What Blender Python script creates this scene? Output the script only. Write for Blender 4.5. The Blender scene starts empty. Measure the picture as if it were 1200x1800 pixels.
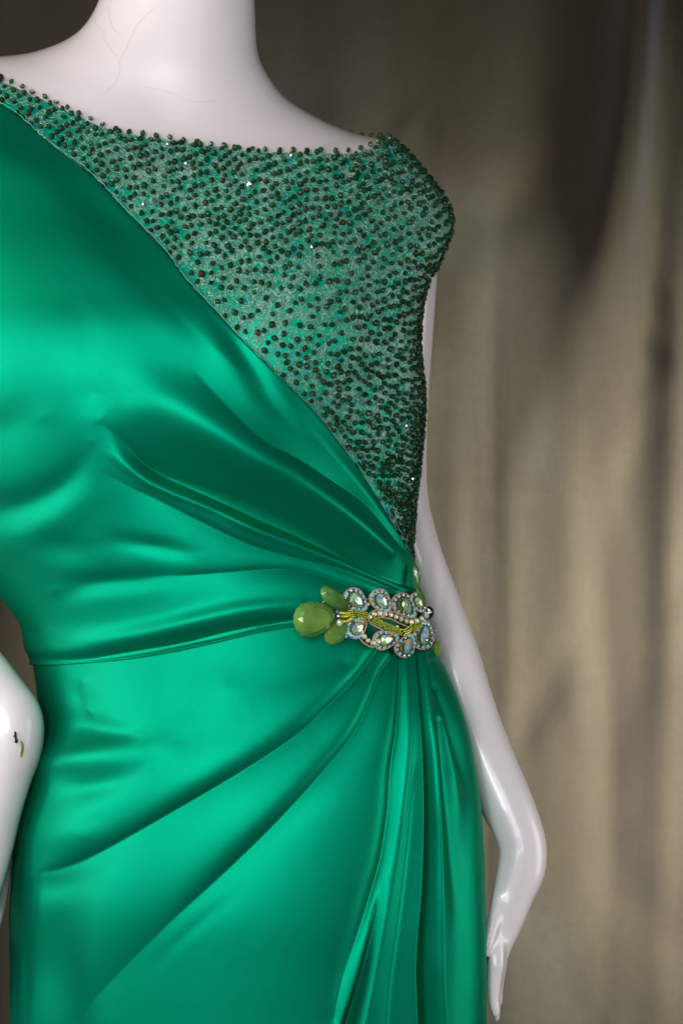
import bpy, math, random
import numpy as np
from mathutils import Vector, Matrix

random.seed(7); RNG = np.random.default_rng(7)
scene = bpy.context.scene
COL = scene.collection
PI = math.pi

# ------------------------------------------------------------------ camera, world, lamps
D = 1.6            # camera to the plane y = 0
S = 2200.0         # photo pixels per metre on that plane
ZC = 1.15          # camera height
cd = bpy.data.cameras.new('camera'); cam = bpy.data.objects.new('camera', cd); COL.objects.link(cam)
cam.location = (0, -D, ZC); cam.rotation_euler = (PI/2, 0, 0)
cd.sensor_fit = 'VERTICAL'; cd.sensor_height = 36; cd.lens = 36*D/(1800/S)
cd.clip_start = 0.05; cd.clip_end = 50
cd.dof.use_dof = True; cd.dof.focus_distance = D-0.095; cd.dof.aperture_fstop = 8.0
scene.camera = cam
w = bpy.data.worlds.new('World'); scene.world = w; w.use_nodes = True
bg = w.node_tree.nodes['Background']; bg.inputs[0].default_value = (0.55, 0.62, 0.72, 1); bg.inputs[1].default_value = 0.045
scene.view_settings.view_transform = 'Standard'; scene.view_settings.look = 'None'
scene.view_settings.exposure = 0.15; scene.view_settings.gamma = 1.0

def area(name, loc, target, sx, sy, power, color):
    ld = bpy.data.lights.new(name, 'AREA'); ld.shape = 'RECTANGLE'; ld.size = sx; ld.size_y = sy
    ld.energy = power; ld.color = color
    o = bpy.data.objects.new(name, ld); COL.objects.link(o); o.location = loc
    d = Vector(target)-Vector(loc); o.rotation_euler = d.to_track_quat('-Z', 'Y').to_euler()
    return o
area('window_light', (-1.15, -0.75, 1.26), (0, 0, 1.10), 0.9, 0.9, 11, (0.96, 0.98, 1.0))
area('front_window_light', (-0.28, -1.95, 1.34), (0, 0, 1.08), 0.95, 0.80, 17.5, (0.97, 0.96, 1.0))
area('right_window_light', (1.15, -0.42, 0.90), (0.1, 0, 0.88), 0.5, 0.8, 5.2, (1.0, 0.97, 0.94))
area('warm_lamp_light', (-0.9, -0.75, 1.95), (0, 0, 1.3), 0.07, 0.07, 2.0, (1.0, 0.70, 0.40))
area('tall_strip_light', (-0.42, -1.75, 1.40), (0, 0, 1.2), 0.06, 0.9, 6.0, (0.86, 0.92, 1.0))  # added strip lamp for a narrow cool highlight on neck and arms
area('side_strip_light', (-1.05, -0.35, 1.10), (0, 0, 1.0), 0.04, 0.9, 1.6, (1.0, 0.88, 0.74))  # strip lamp put in to draw warm streaks along the arms
cl = area('curtain_light', (1.30, -0.08, 0.72), (0.60, .8, 0.92), 0.6, 0.5, 21, (1.0, 1.0, 0.95))
cl.data.spread = math.radians(54)  # unseen lamp added to brighten the curtain; narrow cone spares the arm

# ------------------------------------------------------------------ helpers
def P(px, py, y):
    px = np.asarray(px, float); py = np.asarray(py, float); y = np.asarray(y, float)
    k = (D+y)/D
    return np.stack([(px-600)/S*k, y+0*px, ZC+(900-py)/S*k], -1)

def mesh_np(name, verts, faces, smooth=True):
    """verts (n,3) ; faces list of arrays, each (m,k)"""
    me = bpy.data.meshes.new(name)
    verts = np.asarray(verts, np.float32)
    if not isinstance(faces, list): faces = [faces]
    faces = [np.asarray(f, np.int32) for f in faces if len(f)]
    nl = sum(f.size for f in faces); nf = sum(len(f) for f in faces)
    me.vertices.add(len(verts)); me.vertices.foreach_set('co', verts.ravel())
    me.loops.add(nl); me.loops.foreach_set('vertex_index', np.concatenate([f.ravel() for f in faces]))
    tot = np.concatenate([np.full(len(f), f.shape[1], np.int32) for f in faces])
    st = np.concatenate([[0], np.cumsum(tot)[:-1]]).astype(np.int32)
    me.polygons.add(nf); me.polygons.foreach_set('loop_start', st); me.polygons.foreach_set('loop_total', tot)
    me.update(calc_edges=True); me.validate()
    me.polygons.foreach_set('use_smooth', np.full(len(me.polygons), smooth))
    return me

def obj(name, me, mat=None, parent=None):
    o = bpy.data.objects.new(name, me); COL.objects.link(o)
    if mat and me and not me.materials: me.materials.append(mat)
    if parent: o.parent = parent
    return o
def thing(name, label, cat, loc=(0, 0, 0), group=None):
    o = bpy.data.objects.new(name, None); COL.objects.link(o); o.location = loc; o.empty_display_size = .05
    o['label'] = label; o['category'] = cat
    if group: o['group'] = group
    return o
def adopt(child, parent):            # parent without moving (parents sit at plain translations)
    child.parent = parent
    child.matrix_parent_inverse = Matrix.Translation(-Vector(parent_loc(parent)))
def parent_loc(p):
    l = Vector(p.location)
    return l
def tag(o, **k):
    for a, b in k.items(): o[a] = b
    return o

def grid_faces(nr, nc, closed=False, flip=False):
    r = np.arange(nr-1)[:, None]; n = nc if closed else nc-1
    c = np.arange(n)[None, :]; c2 = (c+1) % nc
    a = r*nc+c; b = r*nc+c2; d = (r+1)*nc+c; e = (r+1)*nc+c2
    f = np.stack([a, b, e, d], -1).reshape(-1, 4)
    return f[:, ::-1] if flip else f

def crom(vals, t):
    """Catmull-Rom through vals at integer parameters"""
    vals = np.asarray(vals, float); n = len(vals); t = np.clip(np.asarray(t, float), 0, n-1-1e-9)
    i = np.floor(t).astype(int); f = t-i
    g = lambda k: vals[np.clip(k, 0, n-1)]
    p0, p1, p2, p3 = g(i-1), g(i), g(i+1), g(i+2)
    if vals.ndim > 1: f = f[..., None]
    return 0.5*(2*p1+(p2-p0)*f+(2*p0-5*p1+4*p2-p3)*f*f+(3*p1-p0-3*p2+p3)*f**3)
def resample(pts, n):
    pts = np.asarray(pts, float)
    q = crom(pts, np.linspace(0, len(pts)-1, len(pts)*12))
    L = np.concatenate([[0], np.cumsum(np.linalg.norm(np.diff(q[:, :2], axis=0), axis=1))])
    s = np.linspace(0, L[-1], n)
    return np.stack([np.interp(s, L, q[:, k]) for k in range(q.shape[1])], -1)
def sstep(a, b, x):
    t = np.clip((x-a)/(b-a), 0, 1); return t*t*(3-2*t)

# ------------------------------------------------------------------ materials
def nodes(name):
    m = bpy.data.materials.new(name); m.use_nodes = True
    nt = m.node_tree; return m, nt, nt.nodes['Principled BSDF']
def N(nt, t, **k):
    n = nt.nodes.new(t)
    for a, b in k.items():
        if isinstance(a, str) and hasattr(n, a): setattr(n, a, b)
    return n
def noise(nt, scale, detail=3, vec=None, rough=.5):
    n = nt.nodes.new('ShaderNodeTexNoise'); n.inputs['Scale'].default_value = scale; n.inputs['Detail'].default_value = detail
    n.inputs['Roughness'].default_value = rough
    if vec is not None: nt.links.new(vec, n.inputs['Vector'])
    return n
def ramp(nt, stops, fac):
    r = nt.nodes.new('ShaderNodeValToRGB'); e = r.color_ramp.elements
    e[0].position, e[0].color = stops[0][0], (*stops[0][1], 1)
    e[1].position, e[1].color = stops[-1][0], (*stops[-1][1], 1)
    for p, c in stops[1:-1]:
        x = e.new(p); x.color = (*c, 1)
    nt.links.new(fac, r.inputs[0]); return r
def bump(nt, bs, h, strength, dist):
    b = nt.nodes.new('ShaderNodeBump'); b.inputs['Strength'].default_value = strength; b.inputs['Distance'].default_value = dist
    nt.links.new(h, b.inputs['Height']); nt.links.new(b.outputs[0], bs.inputs['Normal']); return b
def texco(nt): return nt.nodes.new('ShaderNodeTexCoord').outputs['Object']
def mapping(nt, scale, rot=(0, 0, 0)):
    m = nt.nodes.new('ShaderNodeMapping'); m.inputs['Scale'].default_value = scale; m.inputs['Rotation'].default_value = rot
    nt.links.new(texco(nt), m.inputs['Vector']); return m.outputs[0]

def mat_satin(name, col, col2, metal=.72, rough=.47):
    m, nt, b = nodes(name)
    n = noise(nt, 14, 3, texco(nt))
    r = ramp(nt, [(.3, col), (.7, col2)], n.outputs[0]); nt.links.new(r.outputs[0], b.inputs['Base Color'])
    b.inputs['Metallic'].default_value = metal; b.inputs['Roughness'].default_value = rough
    b.inputs['Specular Tint'].default_value = (.05, 1, .65, 1)
    w1 = noise(nt, 1.0, 2, mapping(nt, (2600, 2600, 900), (0, .5, 0)))
    w2 = noise(nt, 34, 4, mapping(nt, (1, 1, .6), (0, .7, 0)))
    b2 = bump(nt, b, w2.outputs[0], .16, .0025)
    b1 = bump(nt, b, w1.outputs[0], .28, .0004); nt.links.new(b2.outputs[0], b1.inputs['Normal'])
    return m
M_satin = mat_satin('green_satin', (0.0, .222, .115), (0.0, .246, .130))
M_lining = mat_satin('green_lining', (0.0, .34, .21), (0.0, .40, .25), .3, .45)

def mat_plastic():
    m, nt, b = nodes('mannequin_paint')
    n = noise(nt, 9, 4, texco(nt)); r = ramp(nt, [(.3, (.70, .645, .645)), (.7, (.74, .685, .685))], n.outputs[0])
    nt.links.new(r.outputs[0], b.inputs['Base Color'])
    n2 = noise(nt, 60, 4, texco(nt)); r2 = ramp(nt, [(.35, (.34,)*3), (.65, (.44,)*3)], n2.outputs[0])
    nt.links.new(r2.outputs[0], b.inputs['Roughness'])
    b.inputs['Coat Weight'].default_value = .6; b.inputs['Coat Roughness'].default_value = .14
    n3 = noise(nt, 25, 3, texco(nt)); bump(nt, b, n3.outputs[0], .12, .004)
    return m
M_mann = mat_plastic()

def mat_curtain():
    m, nt, b = nodes('curtain_linen')
    base = noise(nt, 2.2, 4, mapping(nt, (1.4, 1, .8)))
    r = ramp(nt, [(.28, (.020, .0135, .006)), (.5, (.036, .029, .016)), (.72, (.050, .048, .035))], base.outputs[0])
    wv = noise(nt, 1, 3, mapping(nt, (60, 1, 900))); wh = noise(nt, 1, 3, mapping(nt, (900, 1, 60)))
    mx = nt.nodes.new('ShaderNodeMath'); mx.operation = 'ADD'
    nt.links.new(wv.outputs[0], mx.inputs[0]); nt.links.new(wh.outputs[0], mx.inputs[1])
    rr = ramp(nt, [(.38, (.80,)*3), (.62, (1.1,)*3)], mx.outputs[0])
    half = nt.nodes.new('ShaderNodeMath'); half.operation = 'MULTIPLY'; half.inputs[1].default_value = .5
    nt.links.new(mx.outputs[0], half.inputs[0]); nt.links.new(half.outputs[0], rr.inputs[0])
    mul = nt.nodes.new('ShaderNodeMix'); mul.data_type = 'RGBA'; mul.blend_type = 'MULTIPLY'; mul.inputs[0].default_value = 1
    nt.links.new(r.outputs[0], mul.inputs[6]); nt.links.new(rr.outputs[0], mul.inputs[7])
    nt.links.new(mul.outputs[2], b.inputs['Base Color'])
    b.inputs['Roughness'].default_value = .85; b.inputs['Sheen Weight'].default_value = .25
    b.inputs['Specular IOR Level'].default_value = .2
    bump(nt, b, half.outputs[0], .5, .0015)
    return m
M_curtain = mat_curtain()

def simple(name, col, rough=.4, metal=0, coat=0, trans=0, ior=1.5, var=0.0, sc=300):
    m, nt, b = nodes(name)
    if var:
        n = noise(nt, sc, 2, texco(nt))
        r = ramp(nt, [(.3, tuple(c*(1-var) for c in col)), (.7, tuple(min(1, c*(1+var)) for c in col))], n.outputs[0])
        nt.links.new(r.outputs[0], b.inputs['Base Color'])
    else: b.inputs['Base Color'].default_value = (*col, 1)
    b.inputs['Roughness'].default_value = rough; b.inputs['Metallic'].default_value = metal
    b.inputs['Coat Weight'].default_value = coat; b.inputs['Coat Roughness'].default_value = .04
    if name.startswith('dark_green') or name.startswith('bronze'): b.inputs['Specular IOR Level'].default_value = .22
    b.inputs['Transmission Weight'].default_value = trans; b.inputs['IOR'].default_value = ior
    return m
M_thread = simple('silver_thread', (.36, .63, .50), .26, .5, var=.35, sc=400)
M_edge = simple('teal_edge_thread', (.10, .32, .27), .35, .6, var=.3)
M_bead = simple('dark_green_glass', (.005, .038, .012), .3, 0, .0, var=.5, sc=120)
M_bead_brown = simple('bronze_green_glass', (.028, .026, .008), .3, .2, .0, var=.4)
M_bead_lt = simple('edge_green_glass', (.03, .12, .03), .12, 0, .6, .35, var=.4)
M_stone = simple('olive_glass_stone', (.13, .27, .045), .22, 0, .35, .2, var=.25, sc=60)
M_stone_dk = simple('deep_green_stone', (.06, .17, .03), .22, 0, .25, .2, var=.3, sc=60)
M_cord = simple('dusty_pink_cord', (.52, .24, .20), .6, .1, var=.3, sc=900)
M_yel = simple('yellow_green_seed_bead', (.50, .50, .03), .22, .4, .4, var=.35, sc=700)
M_black = simple('black_glass', (.01, .012, .02), .08, 0, .8)
M_hair = simple('dark_hair', (.56, .48, .46), .5)
M_chip = simple('bare_dark_chip', (.012, .02, .025), .7, var=.3)
M_stain = simple('olive_stain', (.30, .30, .08), .6, var=.3, sc=150)
def mat_ab(name, stops, metal=.55, rough=.1, scale=170):
    """aurora coated crystal: each facet takes a tint of its own from its direction and a fine noise"""
    m, nt, b = nodes(name)
    g = nt.nodes.new('ShaderNodeNewGeometry')
    dn = nt.nodes.new('ShaderNodeVectorMath'); dn.operation = 'DOT_PRODUCT'; dn.inputs[1].default_value = (1.9, .7, 1.6)
    nt.links.new(g.outputs['True Normal'], dn.inputs[0])
    n = noise(nt, scale, 1, texco(nt))
    a = nt.nodes.new('ShaderNodeMath'); a.operation = 'MULTIPLY_ADD'; a.inputs[1].default_value = .35
    nt.links.new(dn.outputs['Value'], a.inputs[0]); nt.links.new(n.outputs[0], a.inputs[2])
    f = nt.nodes.new('ShaderNodeMath'); f.operation = 'FRACT'; nt.links.new(a.outputs[0], f.inputs[0])
    r = ramp(nt, stops, f.outputs[0]); nt.links.new(r.outputs[0], b.inputs['Base Color'])
    b.inputs['Metallic'].default_value = metal; b.inputs['Roughness'].default_value = rough
    b.inputs['Coat Weight'].default_value = .6; b.inputs['Coat Roughness'].default_value = .03
    return m
M_ab = mat_ab('aurora_crystal', [(0, (.12, .30, .14)), (.18, (.55, .68, .16)), (.36, (.14, .42, .32)), (.50, (.22, .26, .85)), (.64, (.35, .80, .78)), (.80, (.75, .50, .22)), (1, (.16, .38, .16))], .3, .16)
M_blue = mat_ab('aqua_seed_bead', [(0, (.14, .46, .50)), (.4, (.38, .74, .76)), (.6, (.18, .36, .70)), (.8, (.46, .80, .70)), (1, (.14, .46, .50))], .12, .2, 500)
M_champ = mat_ab('champagne_crystal', [(0, (.36, .35, .18)), (.3, (.80, .76, .52)), (.5, (.85, .42, .38)), (.7, (.50, .66, .34)), (1, (.36, .35, .18))], .2, .15, 260)
M_glint = simple('pale_glint_glass', (.42, .52, .66), .05, .8, .5)  # pale glass; among the lace beads its colour imitates bright glints
M_olbead = simple('olive_setting_bead', (.10, .15, .04), .2, .3, .5, var=.4, sc=500)

# ------------------------------------------------------------------ master body surface
#   Lx   Ly    Rx   Ry   bow  T     yc    p
ST = [
 (185, -420, 440, -420, 0,  .052, .035, .95),
 (187, -220, 441, -220, 4,  .052, .035, .95),
 (184,  -60, 446,  -50, 8,  .054, .035, .95),
 (172,    5, 448,   20, 14, .055, .034, .95),
 (132,   60, 452,   85, 26, .057, .032, .92),
 ( 52,   93, 466,  124, 46, .060, .030, .90),
 (-60,  104, 500,  170, 64, .065, .026, .88),
 (-150, 125, 560,  208, 76, .072, .022, .84),
 (-220, 165, 622,  234, 84, .080, .018, .80),
 (-262, 230, 684,  252, 84, .089, .014, .76),
 (-285, 320, 742,  312, 76, .098, .010, .72),
 (-288, 410, 784,  380, 62, .106, .006, .70),
 (-262, 500, 768,  445, 48, .112, .003, .70),
 (-225, 580, 738,  508, 36, .116, .000, .72),
 (-190, 660, 727,  600, 26, .118, .000, .76),
 (-150, 750, 735,  700, 18, .115, .000, .78),
 (-105, 840, 729,  800, 12, .109, .000, .80),
 (-52,  925, 718,  900, 8,  .103, .000, .80),
 (  2, 1010, 714,  990, 6,  .099, .000, .80),
 ( 50, 1090, 724, 1070, 4,  .099, .000, .80),
 ( 64, 1165, 752, 1135, 2,  .101, .000, .80),
 ( 72, 1225, 782, 1200, 2,  .105, .000, .74),
 ( 75, 1290, 806, 1270, 2,  .110, .000, .64),
 ( 54, 1340, 822, 1340, 2,  .115, .000, .64),
 ( 43, 1400, 832, 1415, 2,  .119, .000, .64),
 ( 30, 1480, 832, 1500, 2,  .122, .000, .64),
 ( 22, 1600, 830, 1610, 2,  .125, .000, .64),
 ( 22, 1720, 830, 1720, 2,  .127, .002, .64),
 ( 20, 1850, 831, 1850, 2,  .129, .004, .64),
 ( 10, 2000, 850, 2000, 2,  .131, .006, .80),
 (  0, 2200, 860, 2200, 2,  .135, .008, .80)]
ST = np.array(ST, float)
BUMPS = [(20, 660, 220, 220, .008), (560, 560, 150, 170, .016), (330, 330, 260, 120, -.006),
         (260, 1420, 260, 240, .006), (300, 1080, 260, 110, -.004), (275, 175, 60, 50, -.004)]
def Mp(v, phi):
    """-> px, py, depth"""
    v, phi = np.broadcast_arrays(np.asarray(v, float), np.asarray(phi, float))
    s = crom(ST, v)
    Lx, Ly, Rx, Ry, bow, T, yc, p = [s[..., k] for k in range(8)]
    c = np.cos(phi); si = np.sin(phi)
    px = (Lx+Rx)/2+(Rx-Lx)/2*c
    py = (Ly+Ry)/2+(Ry-Ly)/2*c+bow*np.where(si > 0, si*si, -.3*si*si)
    dep = yc-np.where(si > 0, T, T*.85)*np.sign(si)*np.abs(si)**p
    wt = np.clip(si, 0, 1)**.8
    for x0, y0, sx, sy, A in BUMPS:
        dep = dep-A*wt*np.exp(-((px-x0)/sx)**2-((py-y0)/sy)**2)
    return px, py, dep
def M3(v, phi): return P(*Mp(v, phi))
def Mnorm(v, phi):
    e = 1e-3
    a = M3(np.asarray(v)+e, phi)-M3(np.asarray(v)-e, phi); b = M3(v, np.asarray(phi)+e)-M3(v, np.asarray(phi)-e)
    n = np.cross(a, b); n /= np.linalg.norm(n, axis=-1, keepdims=True)+1e-12
    # outward = away from the body axis
    s = crom(ST, v); ax = P((s[..., 0]+s[..., 2])/2, (s[..., 1]+s[..., 3])/2, s[..., 6])
    o = M3(v, phi)-ax
    sg = np.sign((n*o).sum(-1, keepdims=True)); return n*sg
_gv, _gp = np.meshgrid(np.linspace(0, len(ST)-1, 300), np.linspace(.02, PI-.02, 160), indexing='ij')
_gx, _gy, _ = Mp(_gv, _gp)
def inv(px, py):
    """photo position on the front of the body -> (v, phi)"""
    px = np.atleast_1d(np.asarray(px, float)); py = np.atleast_1d(np.asarray(py, float))
    out = []
    for x, y in zip(px, py):
        k = np.argmin((_gx-x)**2+(_gy-y)**2); v, p = _gv.flat[k], _gp.flat[k]
        for _ in range(12):
            a, b, _d = Mp(v, p); e = 1e-4
            av, bv, _d = Mp(v+e, p); ap, bp, _d = Mp(v, p+e)
            J = np.array([[(av-a)/e, (ap-a)/e], [(bv-b)/e, (bp-b)/e]])
            det = J[0, 0]*J[1, 1]-J[0, 1]*J[1, 0]
            if abs(det) < 1e-3: break
            dv, dp = np.linalg.solve(J, [x-a, y-b])
            dv, dp = np.clip(dv, -.3, .3), np.clip(dp, -.15, .15)
            v = np.clip(v+dv, 0, len(ST)-1.001); p = np.clip(p+dp, .005, PI-.005)
        out.append((v, p))
    return np.array(out)
def surf(px, py, off=0.0):
    vp = inv(px, py); q = M3(vp[:, 0], vp[:, 1])+Mnorm(vp[:, 0], vp[:, 1])*off
    return q

# ------------------------------------------------------------------ folds
def polydist(px, py, pts, soft=1.0):
    """distance, sign (+ = below when travelling left to right) and blended extras of the nearest stretch"""
    pts = resample(pts, max(10, len(pts)*6)); n = len(pts)-1; D_ = []; SG = []; EX = []
    best = np.full(px.shape, 1e18)
    for i in range(n):
        a, b = pts[i], pts[i+1]; dx, dy = b[0]-a[0], b[1]-a[1]; L2 = dx*dx+dy*dy+1e-9
        t = np.clip(((px-a[0])*dx+(py-a[1])*dy)/L2, 0, 1)
        qx, qy = px-a[0]-t*dx, py-a[1]-t*dy; d2 = np.sqrt(qx*qx+qy*qy)
        best = np.minimum(best, d2); D_.append(d2.astype(np.float32)); SG.append(np.clip(1.6*(dx*qy-dy*qx)/math.sqrt(L2)/(d2+1e-6), -1, 1).astype(np.float32)); EX.append(t.astype(np.float32))
    W = 0; sg = np.zeros(px.shape); ex = np.zeros(px.shape+(pts.shape[1]-2,)); sc = (5+.3*best)*soft
    for i in range(n):
        w = np.exp(-(D_[i]-best)/sc); W = W+w; sg = np.where(D_[i] <= best+1e-3, SG[i], sg)
        for k in range(ex.shape[-1]): ex[..., k] += w*(pts[i][2+k]+(pts[i+1][2+k]-pts[i][2+k])*EX[i])
    return best, sg, ex/W[..., None]
def boxed(fn):
    def g(px, py, pts, *a):
        q = np.asarray(pts, float); m = (12 if fn.__name__ == 'channel' else 5)*(q[:, 2].max() if fn.__name__ != 'crease' else q[:, 2:4].max())+5
        k = (px > q[:, 0].min()-m) & (px < q[:, 0].max()+m) & (py > q[:, 1].min()-m) & (py < q[:, 1].max()+m)
        out = np.zeros(px.shape)
        if k.any(): out[k] = fn(px[k], py[k], pts, *a)
        return out
    return g
@boxed
def ridge(px, py, pts, k=1.0):          # pts: x, y, width px, height mm (negative = valley)
    d, s, e = polydist(px, py, pts); return e[..., 1]*k*1e-3*np.exp(-(d/e[..., 0])**2)
@boxed
def pleat(px, py, pts, side=1, e0=1.8):   # x, y, w_hi, mm_hi, w_lo, mm_lo : raised on one side, hollow on the other
    d, s, e = polydist(px, py, pts); sd = d*s*side
    st = 1/(1+np.exp(-np.clip(sd/e0, -30, 30)))
    hi = e[..., 1]*np.exp(-np.clip(sd, 0, None)/e[..., 0]); lo = -e[..., 3]*np.exp(-np.clip(-sd, 0, None)/e[..., 2])
    return (hi*st+lo*(1-st))*1e-3
@boxed
def crease(px, py, pts, side=1):   # x, y, w_lo, w_hi, mm : sharp-bottomed valley, short slope on one side, long on the other
    d, s, e = polydist(px, py, pts); sd = d*s*side; q = (s*side+1)/2; ww = e[..., 0]+(e[..., 1]-e[..., 0])*q
    return -e[..., 2]*1e-3*np.exp(-(np.sqrt(d*d+1.0)-1)/ww)
DRAPE_C = [
 (+1, [(180, 735, 40, 14, 0), (225, 780, 50, 12, 6), (272, 832, 60, 9, 15), (370, 878, 62, 8, 21), (443, 910, 60, 8, 23), (551, 957, 48, 8, 20), (633, 998, 28, 7, 12), (700, 1038, 10, 5, 3)]),
 (+1, [(170, 815, 16, 40, 0), (230, 850, 16, 40, 2), (272, 872, 17, 44, 4), (355, 916, 18, 46, 6), (443, 958, 18, 44, 6.5), (525, 982, 15, 34, 5.5), (601, 1002, 12, 22, 4), (680, 1040, 7, 12, 2)]),
 (+1, [(250, 1008, 14, 34, 0), (329, 1008, 12, 34, 2), (405, 1004, 11, 36, 2.6), (481, 1000, 11, 34, 3.6), (545, 1007, 11, 26, 4), (608, 1031, 9, 16, 3), (680, 1052, 6, 8, 1)]),
 (+1, [(330, 640, 30, 20, 0), (443, 757, 34, 20, 3.5), (507, 797, 32, 18, 5), (570, 840, 26, 16, 5), (633, 886, 18, 12, 4), (690, 965, 9, 7, 2)]),
]
DRAPE_R = [
 # (x, y, width, mm)
 [(195, 785, 10, 0), (245, 826, 10, 3), (285, 850, 10, 4.5), (380, 889, 10, 5), (443, 922, 10, 5), (551, 967, 9, 4.5), (633, 1008, 7, 3.5), (703, 1043, 5, 2)],
 [(230, 690, 34, 0), (304, 712, 40, 3), (443, 790, 30, 4), (507, 832, 24, 4), (589, 897, 16, 3.5), (665, 967, 10, 2)],
 [(380, 545, 20, 0), (430, 632, 20, -2.5), (481, 708, 18, -2.5), (530, 760, 16, 0)],
 [(90, 300, 40, 0), (200, 420, 40, -3), (300, 530, 30, -2), (380, 620, 20, 0)],
 [(-60, 905, 34, -2.5), (0, 893, 30, -3), (63, 878, 28, -3), (114, 850, 26, -2.5), (145, 815, 24, -1.5), (165, 770, 20, 0)],
 [(-40, 960, 40, 1.5), (60, 935, 40, 1.5), (130, 890, 34, 1), (190, 840, 20, 0)],
 [(155, 540, 30, 0), (168, 620, 34, -1.3), (178, 700, 34, -1.2), (200, 780, 30, 0)],
 [(50, 930, 26, 0), (115, 952, 26, -1.4), (190, 975, 24, 0)],
 [(170, 938, 18, 0), (272, 955, 15, -1.6), (360, 975, 14, 0)],
 [(110, 1030, 30, 0), (171, 1020, 20, -2.5), (253, 1014, 18, -2), (310, 1010, 14, 0)],
 [(330, 1150, 34, 0), (312, 1060, 34, .8), (300, 950, 34, 0)],
 [(60, 1158, 14, -3), (150, 1160, 13, -4.5), (300, 1137, 12, -5), (450, 1103, 11, -4.5), (520, 1092, 9, -2)],
 [(120, 1132, 17, 0), (260, 1112, 17, 2.5), (420, 1074, 16, 2.5), (520, 1064, 12, 1)],
 [(0, 1060, 18, -1), (60, 1100, 16, -1.5), (90, 1150, 14, 0)],
 [(-60, 760, 50, 0), (20, 745, 50, -2), (90, 725, 40, 0)],
]
SKIRT_C = [
 (+1, [(60, 1538, 14, 30, 0), (120, 1522, 18, 60, 2.5), (180, 1495, 22, 80, 4), (300, 1428, 22, 80, 5), (420, 1358, 20, 70, 5), (520, 1292, 18, 60, 5), (570, 1248, 16, 46, 5), (605, 1215, 13, 32, 5), (640, 1175, 10, 22, 4.5), (661, 1145, 8, 16, 3.5), (680, 1110, 6, 10, 2)]),
 (+1, [(90, 1850, 60, 90, 1), (170, 1752, 50, 90, 1.6), (280, 1640, 40, 80, 2.6), (380, 1548, 28, 70, 4), (460, 1472, 18, 60, 4.5), (520, 1410, 16, 50, 4.5), (600, 1320, 15, 40, 4.5), (632, 1275, 13, 30, 4.5), (655, 1225, 11, 24, 4), (672, 1180, 9, 18, 4), (695, 1145, 7, 12, 3), (705, 1100, 5, 8, 1.5)]),
 (+1, [(585, 1790, 20, 12, 1.5), (600, 1722, 20, 12, 2.5), (630, 1640, 18, 12, 4), (657, 1560, 16, 12, 5.5), (672, 1500, 13, 14, 5), (683, 1420, 12, 14, 4.5), (688, 1350, 12, 12, 4.5), (697, 1290, 10, 10, 4.5), (701, 1230, 8, 9, 4), (704, 1150, 6, 7, 3), (708, 1100, 5, 5, 1.5)]),
 (-1, [(674, 1850, 5, 16, 1.2), (680, 1740, 5, 14, 1.2), (693, 1640, 5, 14, 1.2), (703, 1560, 5, 14, 1.2), (712, 1480, 5, 12, 1.1), (718, 1400, 5, 10, .8), (724, 1330, 5, 8, 0)]),
]
@boxed
def channel(px, py, pts, side=1):    # x, y, width px, depth mm, lap mm : deep narrow fold with a lapped lip on one side
    d, s, e = polydist(px, py, pts, .12); sd = d*s*side; w = e[..., 0]
    lip = e[..., 2]*np.exp(-np.clip(-sd, 0, None)/24)*(1-sstep(-3, 3, sd))
    dn = np.clip((sd+1.5)/w, 0, 1); dn = dn*(1.6-.6*dn)
    return 1e-3*(lip-e[..., 1]*dn*(1-sstep(.9, 2.6, sd/w)))
SKIRT_H = [
 (1, [(732, 1860, 19, 24, 3), (727, 1720, 18, 24, 3), (729, 1650, 17, 22, 3), (735, 1580, 14, 20, 3), (739, 1500, 12, 17, 3), (740, 1410, 10, 14, 3), (738, 1320, 8.5, 12, 2.5), (732, 1230, 6.5, 8, 2), (725, 1150, 5, 5, 1.5), (722, 1100, 4, 3, 1)]),
 (1, [(578, 1860, 17, 14, 2), (598, 1800, 16, 14, 1.5), (624, 1722, 12, 11, .5), (644, 1650, 9, 6, 0), (658, 1590, 8, 2, 0), (668, 1540, 8, 0, 0)]),
]
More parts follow.
